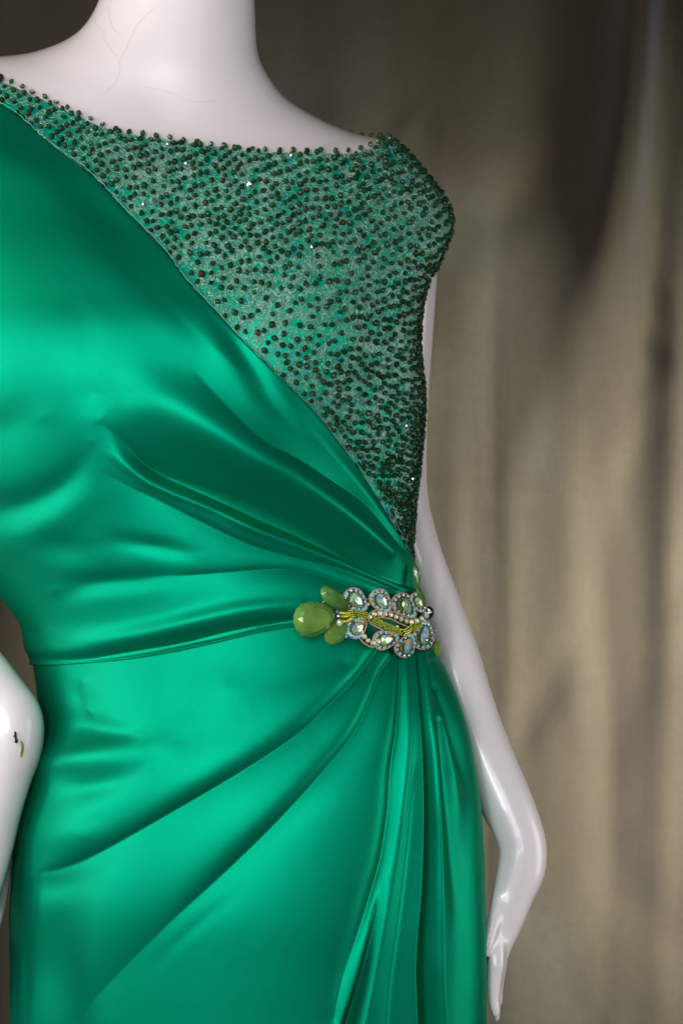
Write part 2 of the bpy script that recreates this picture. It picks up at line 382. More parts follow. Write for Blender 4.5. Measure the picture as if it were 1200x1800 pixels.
SKIRT_R = [
 [(150, 1200, 34, 0), (140, 1225, 34, -2.5), (160, 1250, 26, 0)],
 [(90, 1270, 24, -1), (150, 1276, 24, -3.5), (215, 1288, 18, -2), (250, 1290, 14, 0)],
 [(60, 1345, 20, 1.5), (130, 1335, 20, 3), (230, 1322, 24, 2), (320, 1300, 24, 0)],
 [(90, 1390, 28, -1), (150, 1385, 26, -3.5), (220, 1370, 22, -2), (270, 1350, 20, 0)],
 [(60, 1470, 30, 1), (110, 1465, 36, 2), (170, 1440, 30, 0)],
 [(40, 1556, 22, -1), (100, 1556, 24, -1.5), (200, 1540, 24, 0)],
 [(150, 1470, 50, 0), (118, 1580, 46, -4), (102, 1680, 50, -8), (108, 1780, 52, -9), (115, 1900, 54, -9)],
 [(430, 1560, 14, 0), (340, 1632, 12, -.6), (260, 1710, 14, 0)],
 [(318, 1130, 34, 0), (322, 1250, 30, -1.2), (330, 1370, 34, 0)],
 [(400, 1210, 70, 0), (470, 1200, 40, -1.5), (600, 1165, 20, -2)],
 [(709, 1160, 5, 2), (712, 1250, 8, 3), (711, 1330, 10, 3), (704, 1410, 10, 2.5), (695, 1490, 12, 2), (676, 1600, 16, 1.5), (655, 1700, 18, 1), (630, 1820, 18, 0)],
 [(738, 1150, 5, 2), (746, 1250, 7, 3), (757, 1340, 9, 3), (764, 1430, 10, 2.5), (768, 1530, 14, 2), (768, 1700, 20, 2), (768, 1850, 20, 2)],
 [(748, 1170, 5, -2), (760, 1210, 7, -4), (780, 1262, 10, -5), (797, 1320, 12, -5), (810, 1370, 11, -3), (816, 1420, 9, 0)],
 [(763, 1220, 5, 1), (774, 1270, 7, 3), (788, 1330, 8, 2.5), (800, 1400, 10, 1), (806, 1460, 10, 0)],
 [(766, 1270, 6, -1.5), (775, 1350, 9, -3), (784, 1440, 11, -3), (790, 1520, 12, -3), (794, 1580, 12, -1.5), (796, 1640, 12, 0)],
 [(770, 1170, 6, 1.5), (790, 1225, 7, 2.5), (810, 1290, 8, 3), (822, 1360, 9, 3), (826, 1450, 13, 5), (824, 1560, 18, 8), (821, 1700, 22, 10), (818, 1860, 24, 10)],
]
def wrap_w(phi): return sstep(-.35, .05, np.sin(phi))

# ------------------------------------------------------------------ mannequin
mann = thing('mannequin', 'glossy white shop mannequin with bare neck and arms, wearing the green gown', 'mannequin', tuple(P(400, 1700, 0)))
MP = Vector(mann.location)
def part_of(parent, name, me, mat):
    o = obj(name, me, mat); o.parent = parent
    o.matrix_parent_inverse = Matrix.Translation(-Vector(WL[parent.name]))
    return o
WL = {mann.name: MP}     # world origin of every parent
def addpart(parent, name, me, mat):
    o = part_of(parent, name, me, mat); WL[o.name] = (0, 0, 0); return o
v = np.linspace(0, 20, 320); ph = np.linspace(0, 2*PI, 200, endpoint=False)
V, PH = np.meshgrid(v, ph, indexing='ij')
X, Y, Dp = Mp(V, PH)
pts = P(X, Y, Dp)-Mnorm(V, PH)*(.004*sstep(9, 11, V)+.013*sstep(10.5, 13, V))[..., None]
vv = np.concatenate([pts.reshape(-1, 3), pts[0].mean(0)[None], pts[-1].mean(0)[None]])
n0 = len(v)*len(ph); i = np.arange(len(ph)); i2 = (i+1) % len(ph)
caps = np.concatenate([np.stack([np.full_like(i, n0), i2, i], -1), np.stack([np.full_like(i, n0+1), (len(v)-1)*len(ph)+i, (len(v)-1)*len(ph)+i2], -1)])
torso = addpart(mann, 'torso', mesh_np('torso', vv, [grid_faces(len(v), len(ph), True), caps]), M_mann)
# neck block on top, out of frame: the joint of the head-less mannequin

def tube_loft(stations, nseg=28, per=14):
    """stations: x,y,z, r_side, r_depth -> smooth closed limb"""
    st = np.asarray(stations, float); t = np.linspace(0, len(st)-1, (len(st)-1)*per+1); q = crom(st, t)
    c = q[:, :3]; tan = np.gradient(c, axis=0); tan /= np.linalg.norm(tan, axis=1, keepdims=True)
    yax = np.array([0, 1, 0.0]); side = np.cross(tan, yax); side /= np.linalg.norm(side, axis=1, keepdims=True)
    dep = np.cross(side, tan)
    a = np.linspace(0, 2*PI, nseg, endpoint=False)
    ring = c[:, None]+side[:, None]*(np.cos(a)[None, :, None]*q[:, 3, None, None])+dep[:, None]*(np.sin(a)[None, :, None]*q[:, 4, None, None])
    vv = np.concatenate([ring.reshape(-1, 3), c[:1], c[-1:]]); n0 = len(t)*nseg
    i = np.arange(nseg); i2 = (i+1) % nseg
    caps = np.concatenate([np.stack([np.full_like(i, n0), i2, i], -1), np.stack([np.full_like(i, n0+1), (len(t)-1)*nseg+i, (len(t)-1)*nseg+i2], -1)])
    return vv, [grid_faces(len(t), nseg, True), caps]
def limb(rows, ratio=1.0):
    """rows: xl, xr, y, depth(m), [ratio]"""
    out = []
    for r in rows:
        xl, xr, y, dep = r[:4]; k = (D+dep)/D; h = (xr-xl)/2/S*k
        out.append((*P((xl+xr)/2, y, dep), h, h*(r[4] if len(r) > 4 else ratio)))
    return out
def merge(parts):
    vs, fs4, fs3, o = [], [], [], 0
    for vv, ff in parts:
        vs.append(vv)
        for f in ff: (fs4 if f.shape[1] == 4 else fs3).append(f+o)
        o += len(vv)
    return np.concatenate(vs), [x for x in (np.concatenate(fs4) if fs4 else [], np.concatenate(fs3) if fs3 else []) if len(x)]
def remeshed(name, parts, mat, parent, vox, smooth=8):
    vv, ff = merge(parts); o = addpart(parent, name, mesh_np(name, vv, ff), mat)
    r = o.modifiers.new('join', 'REMESH'); r.mode = 'VOXEL'; r.voxel_size = vox; r.use_smooth_shade = True
    s = o.modifiers.new('smooth', 'SMOOTH'); s.iterations = smooth*6; s.factor = .5
    return o
# arm on the right of the picture: upper arm, elbow behind the waist, forearm, bent wrist, hand hanging
armr = limb([(660, 748, 330, .045, 1), (672, 762, 400, .05, 1), (680, 768, 470, .055, 1), (676, 763, 560, .06, 1), (668, 753, 700, .065, 1),
 (664, 750, 800, .07, 1), (664, 752, 870, .07, 1), (676, 764, 930, .07, 1), (694, 782, 990, .068, 1), (718, 812, 1070, .06, 1), (742, 838, 1140, .05, 1),
 (772, 872, 1250, .035, .95), (800, 902, 1330, .022, .9), (838, 934, 1405, .01, .85), (862, 951, 1450, .004, .8), (876, 961, 1490, 0, .75), (872, 958, 1530, -.002, .7),
 (864, 940, 1570, -.004, .7), (856, 922, 1615, -.006, .75), (852, 904, 1655, -.008, .8), (854, 893, 1685, -.01, .75), (856, 888, 1712, -.01, .6), (860, 882, 1730, -.008, .4)])
parts = [tube_loft(armr, 32)]
for dpt, tipy, dx in ((-.022, 1790, 0), (-.004, 1797, 1), (.013, 1790, 2), (.028, 1772, 5)):     # four fingers side by side in depth
    parts.append(tube_loft(limb([(862+dx, 884+dx, 1625, dpt*.5, .7), (857+dx, 888+dx, 1660, dpt*.8, .7), (855+dx, 888+dx, 1690, dpt, .7), (853+dx, 883+dx, 1722, dpt, .72), (855+dx, 879+dx, 1755, dpt-.001, .72),
        (861+dx, 880+dx, tipy-14, dpt-.002, .75), (866+dx, 879+dx, tipy-2, dpt-.002, .7), (869+dx, 876+dx, tipy+2, dpt-.002, .6)]), 14, 8))
parts.append(tube_loft(limb([(872, 908, 1545, -.004, .8), (862, 898, 1580, -.009, .8), (855, 884, 1612, -.016, .8), (849, 873, 1642, -.022, .8), (845, 862, 1668, -.026, .75), (843, 853, 1686, -.028, .7), (844, 848, 1695, -.028, .6)]), 14, 8))
arm_r = remeshed('arm', parts, M_mann, mann, .0016, 5)
arm_r['label'] = 'slender white arm with hanging hand, on the open side by the curtain'
# arm on the left of the picture: forearm into the frame, wrist in front of the hip, hand hanging
arml = limb([(-420, -330, 820, .03, 1), (-330, -215, 930, .0, 1), (-215, -100, 1080, -.03, 1), (-120, -2, 1165, -.05, .95), (-70, 52, 1232, -.062, .9), (-58, 77, 1268, -.066, .85),
 (-62, 76, 1310, -.066, .85), (-72, 58, 1360, -.066, .8), (-84, 40, 1420, -.066, .8), (-96, 26, 1480, -.066, .75), (-106, 10, 1540, -.066, .75), (-116, -8, 1590, -.066, .7)])
parts = [tube_loft(arml, 32)]
for dpt, tx in ((-.090, 0), (-.072, 2), (-.055, 4), (-.040, 8)):
    parts.append(tube_loft(limb([(-90+tx, -36+tx, 1540, dpt, .6), (-110+tx, -44+tx, 1600, dpt, .6), (-124+tx, -70+tx, 1660, dpt, .6), (-130+tx, -92+tx, 1720, dpt, .6), (-128+tx, -104+tx, 1765, dpt, .6), (-122+tx, -112+tx, 1780, dpt, .5)]), 14, 8))
parts.append(tube_loft(limb([(-40, 22, 1470, -.035, .8), (-34, 24, 1510, -.03, .8), (-42, 18, 1560, -.028, .7), (-50, 8, 1610, -.026, .7), (-52, -6, 1650, -.026, .7), (-48, -20, 1680, -.026, .6)]), 14, 8))
arm_l = remeshed('arm', parts, M_mann, mann, .0018, 5)
arm_l['label'] = 'white arm with a chipped spot of paint, cut off by the frame edge'
# chip and stain lie on the skin of that arm
def arm_point(px, py, lift=.0004):
    st = np.asarray(arml); t = np.linspace(0, len(st)-1, 300); q = crom(st, t)
    # front point of an upright elliptical limb at this photo position
    best = None
    for c in q:
        k = (D+c[1])/D; cpx = c[0]/k*S+600; cpy = 900-(c[2]-ZC)/k*S
        if best is None or abs(cpy-py) < best[0]: best = (abs(cpy-py), cpx, c)
    _, cpx, c = best; k = (D+c[1])/D; u = np.clip((px-cpx)/S*k/c[3], -.97, .97)
    return P(px, py, c[1]-c[4]*math.sqrt(1-u*u)*1.0-lift)
def decal(name, poly, mat, parent, th=.0009):
    pts = np.array([arm_point(x, y) for x, y in poly]); c = pts.mean(0)
    fr = pts-np.array([0, th, 0]); n = len(pts); cc = c-np.array([0, th*1.6, 0])
    vv = np.concatenate([fr, pts+np.array([0, .002, 0]), cc[None]]); i = np.arange(n); i2 = (i+1) % n
    return addpart(parent, name, mesh_np(name, vv, [np.stack([i, i2, i2+n, i+n], -1), np.stack([i2, i, np.full_like(i, 2*n)], -1)]), mat)
decal('paint_chip', [(25.5, 1286), (28, 1286.5), (29, 1291), (29.5, 1297), (32, 1302), (30, 1306), (26.5, 1305.5), (28.5, 1301), (27.5, 1296), (25, 1296.5), (24, 1294), (26, 1290)], M_chip, arm_l)
decal('stain', [(35, 1303), (38, 1303), (41, 1308), (42, 1316), (40.5, 1324), (38, 1331), (36, 1330), (36, 1322), (37.5, 1314), (36, 1308)], M_stain, arm_l, .0004)

# ------------------------------------------------------------------ gown
gown = thing('gown', 'emerald green satin gown with asymmetric beaded lace bodice and gathered side drape', 'dress', tuple(P(430, 1800, 0)))
WL[gown.name] = Vector(gown.location)
def solid(o, t, off=-1):
    m = o.modifiers.new('thickness', 'SOLIDIFY'); m.thickness = t; m.offset = off; return o
VE = 1e-9
# skirt: a closed tube of cloth
v = np.concatenate([np.linspace(18.6, 27.6, 400), np.linspace(27.65, 30, 40)])
ph = np.linspace(-1.0, 2*PI-1.0, 700, endpoint=False)
ph = ph+0
# more columns in front than behind
u = np.linspace(0, 1, 700, endpoint=False)
ph = np.interp(u, [0, .80, 1], [-.35, PI+.35, 2*PI-.35])
V, PH = np.meshgrid(v, ph, indexing='ij'); X, Y, Dp = Mp(V, PH)
F = np.zeros_like(X)
for side, pl in SKIRT_C:
    pl = [(x, y, lo*.75, hi, mm*1.5) for x, y, lo, hi, mm in pl]; F += crease(X, Y, pl, side)
for side, pl in SKIRT_H: F += channel(X, Y, pl, side)
for rd in SKIRT_R: F += ridge(X, Y, rd)
F *= wrap_w(PH)
nrm = Mnorm(V, PH)
backf = .004*np.sin(PH*9)*(1-wrap_w(PH))*sstep(20, 26, V)
pts = P(X, Y, Dp)+nrm*(.003+F+backf)[..., None]
skirt = addpart(gown, 'skirt', mesh_np('skirt', pts.reshape(-1, 3), [grid_faces(len(v), len(ph), True)]), M_satin)
skirt['label'] = 'long satin skirt fanning out in folds from the side gather'

# drape over the bodice: a fan of cloth from the gather point
TOP = [(716, 1038), (711, 1000), (690, 938), (652, 866), (600, 790), (540, 712), (470, 640), (400, 570), (330, 498), (230, 385), (130, 291), (50, 226), (0, 190), (-80, 152)]
BOT = [(724, 1064), (690, 1072), (640, 1082), (575, 1092), (515, 1101), (450, 1113), (375, 1131), (300, 1147), (215, 1160), (130, 1167), (90, 1168), (66, 1166.5)]
tv = inv(*np.array(TOP).T); bv = inv(*np.array(BOT).T)
tv = np.concatenate([tv, [[tv[-1][0]-.3, PI+.0], [tv[-1][0]-.5, PI+.5]]])
bv = np.concatenate([bv, [[bv[-1][0], PI+.02], [bv[-1][0]-.1, PI+.5]]])
NT, NA = 380, 380
def rs(c, n, power=1.0):
    q = crom(c, np.linspace(0, len(c)-1, 600)); x = Mp(q[:, 0], q[:, 1]); w3 = P(*x)
    L = np.concatenate([[0], np.cumsum(np.linalg.norm(np.diff(w3, axis=0), axis=1))])
    s = np.linspace(0, 1, n)**power*L[-1]
    return np.stack([np.interp(s, L, q[:, k]) for k in (0, 1)], -1)
tc = rs(tv, NT, 1.15); bc = rs(bv, NT, 1.15)
a = np.linspace(0, 1, NA)
# the middle of the fan is pulled by a third curve so lines sweep like the cloth
VP = tc[:, None]*(1-a)[None, :, None]+bc[:, None]*a[None, :, None]
V, PH = VP[..., 0], VP[..., 1]
X, Y, Dp = Mp(V, PH)
F = (sum(ridge(X, Y, r, 1.2) for r in DRAPE_R)+sum(crease(X, Y, c, sd_) for sd_, c in DRAPE_C))*wrap_w(PH)
F += ridge(X, Y, [(170, 690, 60, 0), (304, 722, 64, 8), (443, 798, 58, 14), (507, 838, 48, 13), (589, 901, 32, 9), (665, 968, 18, 4), (705, 1020, 10, 0)])
F = np.where(F > -.014, F, -.014-.004*(1-np.exp(-(-.014-np.minimum(F, -.014))/.004)))
A2 = np.broadcast_to(a[None], X.shape)
edge = -.0018*np.exp(-A2/.006)                      # rolled lace-side edge
lift = .006+.0045*sstep(.0, .12, A2)*(1-.6*sstep(.8, 1, A2))
pts = P(X, Y, Dp)+Mnorm(V, PH)*(lift+F+edge)[..., None]
drape = addpart(gown, 'drape', mesh_np('drape', pts.reshape(-1, 3), [grid_faces(NT, NA)]), M_satin)
solid(drape, .0012, 0)
drape['label'] = 'diagonal satin drape gathered at the side waist'

# lining below the lace
NECK = [(-80, 116), (-40, 128), (0, 146), (100, 190), (200, 234), (300, 251), (415, 267), (520, 274), (600, 276), (652, 266), (676, 254)]
nv = inv(*np.array(NECK).T); nv = np.concatenate([[[nv[0][0]-.3, PI+.3], [nv[0][0]-.1, PI-.05]], nv, [[9.0, .02], [9.0, -.4], [9.1, -.9]]])
lb = np.array(TOP[::-1], float); lb[:, 0] -= 8; lb[:, 1] += 8
lv = inv(*lb.T); lv = np.concatenate([[[lv[0][0], PI+.3]], lv, [[19.2, .1], [19.2, -.4], [19.2, -.9]]])
NT2, NS = 200, 150
nc = rs(nv, NT2); lc = rs(lv, NT2)
s = np.linspace(0, 1, NS); VP = nc[:, None]*(1-s)[None, :, None]+lc[:, None]*s[None, :, None]
V, PH = VP[..., 0], VP[..., 1]; X, Y, Dp = Mp(V, PH)
LACE_R = [[(560, 300, 30, 0), (660, 330, 30, 1), (740, 380, 30, 0)], [(700, 560, 14, 0), (705, 640, 16, 3), (700, 740, 14, 0)], [(540, 640, 40, 0), (640, 690, 30, 2), (720, 720, 20, 0)],
          [(560, 760, 20, 0), (650, 790, 16, -2), (720, 800, 10, 0)]]
def lace_rel(X, Y): return sum(ridge(X, Y, r) for r in LACE_R)
pts = P(X, Y, Dp)+Mnorm(V, PH)*(.0015+lace_rel(X, Y)*wrap_w(PH))[..., None]
lining = addpart(gown, 'lining', mesh_np('lining', pts.reshape(-1, 3), [grid_faces(NT2, NS)]), M_lining)
solid(lining, .0008, -1)
lining['label'] = 'plain green lining under the beaded lace'

# lace: meandering metallic threads walked over the surface
lace_poly = np.concatenate([nc, lc[::-1]])
def inside(v, p, poly=lace_poly):
    r = np.zeros(v.shape, bool); n = len(poly)
    for k in range(n):
        (x1, y1), (x2, y2) = poly[k], poly[(k+1) % n]
        if y1 == y2: continue
        c = ((y1 > p) != (y2 > p)) & (v < (x2-x1)*(p-y1)/(y2-y1)+x1); r ^= c
    return r
def metric(v, p):
    e = 1e-3; a = (M3(v+e, p)-M3(v-e, p))/(2*e); b = (M3(v, p+e)-M3(v, p-e))/(2*e)
    return np.linalg.norm(a, axis=-1), np.linalg.norm(b, axis=-1)
# even sampling of the lace area by 3D surface
cand_v = RNG.uniform(4.5, 19.4, 130000); cand_p = RNG.uniform(-.75, 3.3, 130000)
mv, mp = metric(cand_v, cand_p); keep = (RNG.random(130000) < mv*mp/np.quantile(mv*mp, .98)) & inside(cand_v, cand_p)
cand_v, cand_p = cand_v[keep], cand_p[keep]; cand_x = M3(cand_v, cand_p)
NSTR, STEP, DS = 2000, 100, .00098
k = RNG.integers(0, len(cand_v), NSTR); vv_, pp_ = cand_v[k].copy(), cand_p[k].copy()
th0 = np.where(RNG.random(NSTR) < .5, 0, PI)+RNG.normal(-.55, .3, NSTR); phs = RNG.uniform(0, 6.28, NSTR); om = RNG.uniform(.38, .8, NSTR); am = RNG.uniform(1.0, 1.9, NSTR)
track = np.zeros((STEP, NSTR, 2)); turn = np.zeros(NSTR)
for t in range(STEP):
    track[t, :, 0], track[t, :, 1] = vv_, pp_
    turn += RNG.normal(0, .16, NSTR); turn *= .98
    th = th0+turn+am*np.sin(om*t+phs)
    mv, mp = metric(vv_, pp_)
    vv_ = np.clip(vv_+np.cos(th)*DS/mv, 3, 20); pp_ = np.clip(pp_-np.sin(th)*DS/np.maximum(mp, .01), -1, 3.4)
def thread_tubes(tr, rad, lift, jit=.0006):
    T, K, _ = tr.shape; V, PH = tr[..., 0], tr[..., 1]
    X, Y, Dp = Mp(V, PH); nr = Mnorm(V, PH)
    wob = jit*np.sin(np.arange(T)[:, None]*.9+np.arange(K)[None]*1.7)
    c = P(X, Y, Dp)+nr*(lift+wob+lace_rel(X, Y)*wrap_w(PH))[..., None]
    tan = np.gradient(c, axis=0); tan /= np.linalg.norm(tan, axis=-1, keepdims=True)+1e-12
    sd = np.cross(tan, nr); sd /= np.linalg.norm(sd, axis=-1, keepdims=True)+1e-12
    ring = np.stack([c+rad*(sd*math.cos(q)+nr*math.sin(q)) for q in (PI/2, PI/2+2.094, PI/2+4.189)], 2)  # T,K,3,3
    idx = np.arange(T*K*3).reshape(T, K, 3)
    ok = inside(V, PH); ok = ok[:-1] & ok[1:]
    f = []
    for q in range(3):
        q2 = (q+1) % 3
        f.append(np.stack([idx[:-1, :, q], idx[:-1, :, q2], idx[1:, :, q2], idx[1:, :, q]], -1)[ok])
    f = np.concatenate(f); used, invx = np.unique(f, return_inverse=True)
    return ring.reshape(-1, 3)[used], invx.reshape(f.shape)
tv_, tf_ = thread_tubes(track, .00020, .0030)
lace = addpart(gown, 'lace_overlay', mesh_np('lace_overlay', tv_, [tf_]), M_thread)
lace['label'] = 'silvery net of looped metallic thread'
lace['kind'] = 'stuff'
# thin corded edge along the neckline and along the drape
def tube_line(pts, r, n=6):
    pts = np.asarray(pts); rr = np.full((len(pts), 2), r) if np.isscalar(r) else np.stack([r, r], -1)
    return tube_loft(np.concatenate([pts, rr], 1), n, 1)
def edge_line(curve, lift, wig=.0003):
    V, PH = curve[:, 0], curve[:, 1]; q = M3(V, PH)+Mnorm(V, PH)*lift
    return q+RNG.normal(0, wig, q.shape)
e1 = tube_line(edge_line(nc, .0024), .0005); e2 = tube_line(edge_line(rs(tv[:14], 300), .0085), .00035)
vv, ff = merge([e1]); addpart(gown, 'neckline_edge', mesh_np('neckline_edge', vv, ff), M_edge)
vv, ff = merge([e2]); addpart(gown, 'drape_edge', mesh_np('drape_edge', vv, ff), M_edge)

# beads
def bicone(n=7, r=.0028, h=.0023):
    a = np.arange(n)*2*PI/n
    vv = [(0, 0, h), (0, 0, -h)]
    for z, q, off in ((h*.62, .62, 0), (0, 1, .5), (-h*.62, .62, 0)):
        vv += [(r*q*math.cos(t+off*2*PI/n), r*q*math.sin(t+off*2*PI/n), z) for t in a]
    f3 = []
    for i in range(n):
        j = (i+1) % n; A, B, C = 2, 2+n, 2+2*n
        f3 += [(0, A+i, A+j), (A+i, B+i, A+j), (A+j, B+i, B+j), (B+i, C+j, B+j), (B+i, C+i, C+j) if False else (C+i, C+j, B+i), (1, C+j, C+i)]
    return np.array(vv), np.array(f3)
bvv, bff = bicone()
def poisson(vs, ps, xs, dmin, avoid=None):
    cell = dmin; g = {}; out = []
    for k, x in enumerate(xs):
        c = tuple(np.floor(x/cell).astype(int)); bad = False
        for dx in (-1, 0, 1):
            for dy in (-1, 0, 1):
                for dz in (-1, 0, 1):
                    for j in g.get((c[0]+dx, c[1]+dy, c[2]+dz), ()):
                        if ((xs[j]-x)**2).sum() < dmin*dmin: bad = True; break
                    if bad: break
                if bad: break
            if bad: break
        if not bad: g.setdefault(c, []).append(k); out.append(k)
    return out
_X, _Y, _D = Mp(cand_v, cand_p)
ca, sa = math.cos(.42), math.sin(.42)
al = _X*ca-_Y*sa; cr = _X*sa+_Y*ca+7*np.sin(al/38)+4*np.sin(al/17+_Y/60)
dens = np.interp(_Y, [150, 450, 620, 800, 1000], [.9, .92, 1.06, 1.02, .95])
rowp = 16.5; fr = np.abs((cr/rowp) % 1-.5)*2           # 0 in the middle of a row
tol = np.interp(_Y, [150, 480, 640, 800], [.34, .38, .8, 1.0])
okr = (fr < tol) | (RNG.random(len(fr)) < .03)
wq = np.stack([_X, _Y, _D*S], -1)/(11.6*dens)[:, None]
idx = np.where(okr)[0]; pk = idx[np.array(poisson(None, None, wq[idx], 1.0))]
_d, _s, _e = polydist(_X[pk], _Y[pk], [(x, y, 0) for x, y in TOP])
pk = pk[~((_d < 5) | ((_s < 0) & (_d < 90)))]
bv_, bp_ = cand_v[pk], cand_p[pk]
# beads sewn along the neckline stand up over the edge, dense pair rows run down the side seam
el = rs(nv, 54)
el = el[(el[:, 1] < 3.0)]
el[:, 0] -= .06+RNG.uniform(0, .05, len(el))
seam_v = np.linspace(9.3, 19, 92)+RNG.normal(0, .03, 92); seam_p = np.full(92, .02)+RNG.normal(0, .05, 92)
seam = np.stack([seam_v, seam_p], -1)
allb = np.concatenate([np.stack([bv_, bp_], -1), el, seam])
kind = np.concatenate([np.zeros(len(bv_)), np.ones(len(el)), np.full(len(seam), 2)])
bx, by, bd = Mp(allb[:, 0], allb[:, 1]); bn = Mnorm(allb[:, 0], allb[:, 1])
bpos = P(bx, by, bd)+bn*(.0040+lace_rel(bx, by)*wrap_w(allb[:, 1])+RNG.uniform(0, .0008, len(bx)))[:, None]
facing = -bn[:, 1]; infr = (bx > -15) & (by > -15)
order = np.argsort(-(facing*infr)); print('beads', len(allb))
me_b = {}
for nm, mt in (('g', M_bead), ('b', M_bead_brown), ('l', M_bead_lt), ('w', M_glint)):
    m = mesh_np('bead', bvv, [bff], smooth=False); m.materials.append(mt); me_b[nm] = m
def bead_rot(n):
    ax = Vector(RNG.normal(0, 1, 3)); ax = (ax-Vector(n)*ax.dot(Vector(n))*.75).normalized()
    return ax.to_track_quat('Z', 'Y').to_matrix()
rest = []; cnt = 0
for k in order:
    R = bead_rot(bn[k]); sc = RNG.uniform(.80, 1.10)
    r = RNG.random(); kd = 'w' if r < .016 else 'b' if r < .09 else 'l' if (kind[k] == 1 and r < .8) else 'g'
    if cnt < 300:
        o = bpy.data.objects.new('bead', me_b[kd]); COL.objects.link(o); o.parent = lace
        o.matrix_parent_inverse = Matrix()
        o.matrix_world = Matrix.Translation(bpos[k])@R.to_4x4()@Matrix.Scale(sc, 4)
        o.matrix_basis = o.matrix_world.copy(); cnt += 1
    else:
        rest.append((bvv@(np.array(R).T)*sc+bpos[k], kd))
mats = ['g', 'b', 'l', 'w']; vs = np.concatenate([r[0] for r in rest]); fs = np.concatenate([bff+i*len(bvv) for i in range(len(rest))])
m = mesh_np('small_beads', vs, [fs], smooth=False)
for mt in (M_bead, M_bead_brown, M_bead_lt, M_glint): m.materials.append(mt)
m.polygons.foreach_set('material_index', np.repeat([mats.index(r[1]) for r in rest], len(bff)).astype(np.int32))
o = obj('bead_scatter', m); o.parent = lace; o['kind'] = 'stuff'

# ------------------------------------------------------------------ brooch
brooch = thing('brooch', 'jewelled spray brooch of olive stones and aurora crystals pinned at the side waist', 'brooch', tuple(P(650, 1090, -.1)))
WL[brooch.name] = Vector(brooch.location)
_bx = np.array([500, 560, 620, 680, 700, 715.]); _bd = []
for x in _bx:
    q = inv(x, 1090)[0]; _bd.append(float(Mp(q[0], q[1])[2]))
_bd = np.array(_bd)-.019
_bx = np.concatenate([_bx, [735, 750, 765, 780]]); _bd = np.concatenate([_bd, [_bd[-1]+.008, _bd[-1]+.018, _bd[-1]+.034, _bd[-1]+.055]])
def bdep(px, py): return np.interp(px, _bx, _bd)
def bframe(px, py, lift=0.0):
    p = P(px, py, bdep(px, py)); a = P(px+4, py, bdep(px+4, py))-P(px-4, py, bdep(px-4, py)); b = P(px, py-4, bdep(px, py-4))-P(px, py+4, bdep(px, py+4))
    a /= np.linalg.norm(a); n = np.cross(a, b); n /= np.linalg.norm(n); b = np.cross(n, a)
    if n[1] > 0: n = -n; b = -b
    return p+n*lift, a, b, n
def place(local, px, py, ang=0, lift=0.0, tilt=0.0):
    """local (n,3) in photo pixels: x along 'ang' (clockwise on the picture), y up, z out -> world"""
    p, a, b, n = bframe(px, py, lift); c, s = math.cos(-ang), math.sin(-ang)
    X = a*c+b*s; Y = -a*s+b*c
    if tilt: X, n = X*math.cos(tilt)+n*math.sin(tilt), n*math.cos(tilt)-X*math.sin(tilt)
    l = np.asarray(local, float)/S
    return p+l[:, :1]*X+l[:, 1:2]*Y+l[:, 2:]*n
def cut_stone(L, W, H, n=14, pear=.35, table=.55, jag=0.0, seed=0):
    """faceted pear or oval stone, long along x (pointed end at +x)"""
    rg = np.random.default_rng(seed); a = np.arange(n)*2*PI/n
    def ring(q, z, off=0, jj=0):
        t = a+off; wx = L/2*np.cos(t); wy = W/2*np.sin(t)*(1-pear*np.cos(t))
        return np.stack([wx*q+rg.normal(0, jj, n), wy*q+rg.normal(0, jj, n), np.full(n, z)+rg.normal(0, jj*.6, n)], -1)
    R = [ring(.82, -H*.35), ring(1, 0, PI/n), ring(.86, H*.45, 0, jag), ring(table, H*.92, PI/n, jag)]
    vv = np.concatenate(R+[np.array([[0, 0, H]]), np.array([[0, 0, -H*.5]])]); f = []
    for k in range(3):
        A, B = k*n, (k+1)*n
        for i in range(n):
            j = (i+1) % n
            if k % 2 == 0: f += [(A+i, A+j, B+i), (A+j, B+j, B+i)]
            else: f += [(A+i, A+j, B+j), (A+i, B+j, B+i)]
    for i in range(n): f += [(3*n+i, 3*n+(i+1) % n, 4*n)]; f += [((i+1) % n, i, 4*n+1)]
    return vv, np.array(f)
def bpart(parent, name, world_v, faces, mat, smooth=False, label=None, kind=None):
    o = addpart(parent, name, mesh_np(name, world_v, [faces] if not isinstance(faces, list) else faces, smooth), mat)
    if label: o['label'] = label
    if kind: o['kind'] = kind
    return o
# big stones
def stone(px, py, L, W, H, ang, name, mat, lift, pear=.2, label=None, jag=0., n=14, table=.55, tilt=0, seed=1):
    lv_, lf = cut_stone(L, W, H, n, pear, table, jag, seed); return bpart(brooch, name, place(lv_, px, py, ang, lift, tilt), lf, mat, False, label)
stone(551, 1087, 72, 57, 20, math.radians(-12), 'drop_stone', M_stone, .004, .26, 'largest faceted olive drop stone', .5, 17, .66, seed=4)
stone(585, 1053, 58, 29, 9, math.radians(42), 'leaf_stone', M_stone_dk, .004, .10, 'flat olive petal stone, upper', .3, 16, .7, tilt=.25, seed=5)
stone(589, 1109, 50, 37, 12, math.radians(-52), 'leaf_stone', M_stone, .002, .05, 'flat olive petal stone, lower', .5, 14, .6, seed=6)
stone(731, 1014, 44, 15, 6, math.radians(84), 'leaf_stone', M_stone_dk, .0, .0, 'narrow green stone standing edge-on above', .3, 14, .6, seed=7)
stone(738, 1052, 42, 18, 7, math.radians(62), 'leaf_stone', M_stone_dk, .0, .0, 'deep green stone half hidden behind the crystals', .3, 14, .6, seed=8)
stone(766, 1140, 30, 19, 8, math.radians(72), 'leaf_stone', M_stone, .0, .0, 'small olive stone at the lower tip', .3, 12, .6, seed=9)
stone(754, 1077, 24, 15, 8, math.radians(80), 'dark_stone', M_black, .0, .0, None, .2, 12, .6, seed=10)

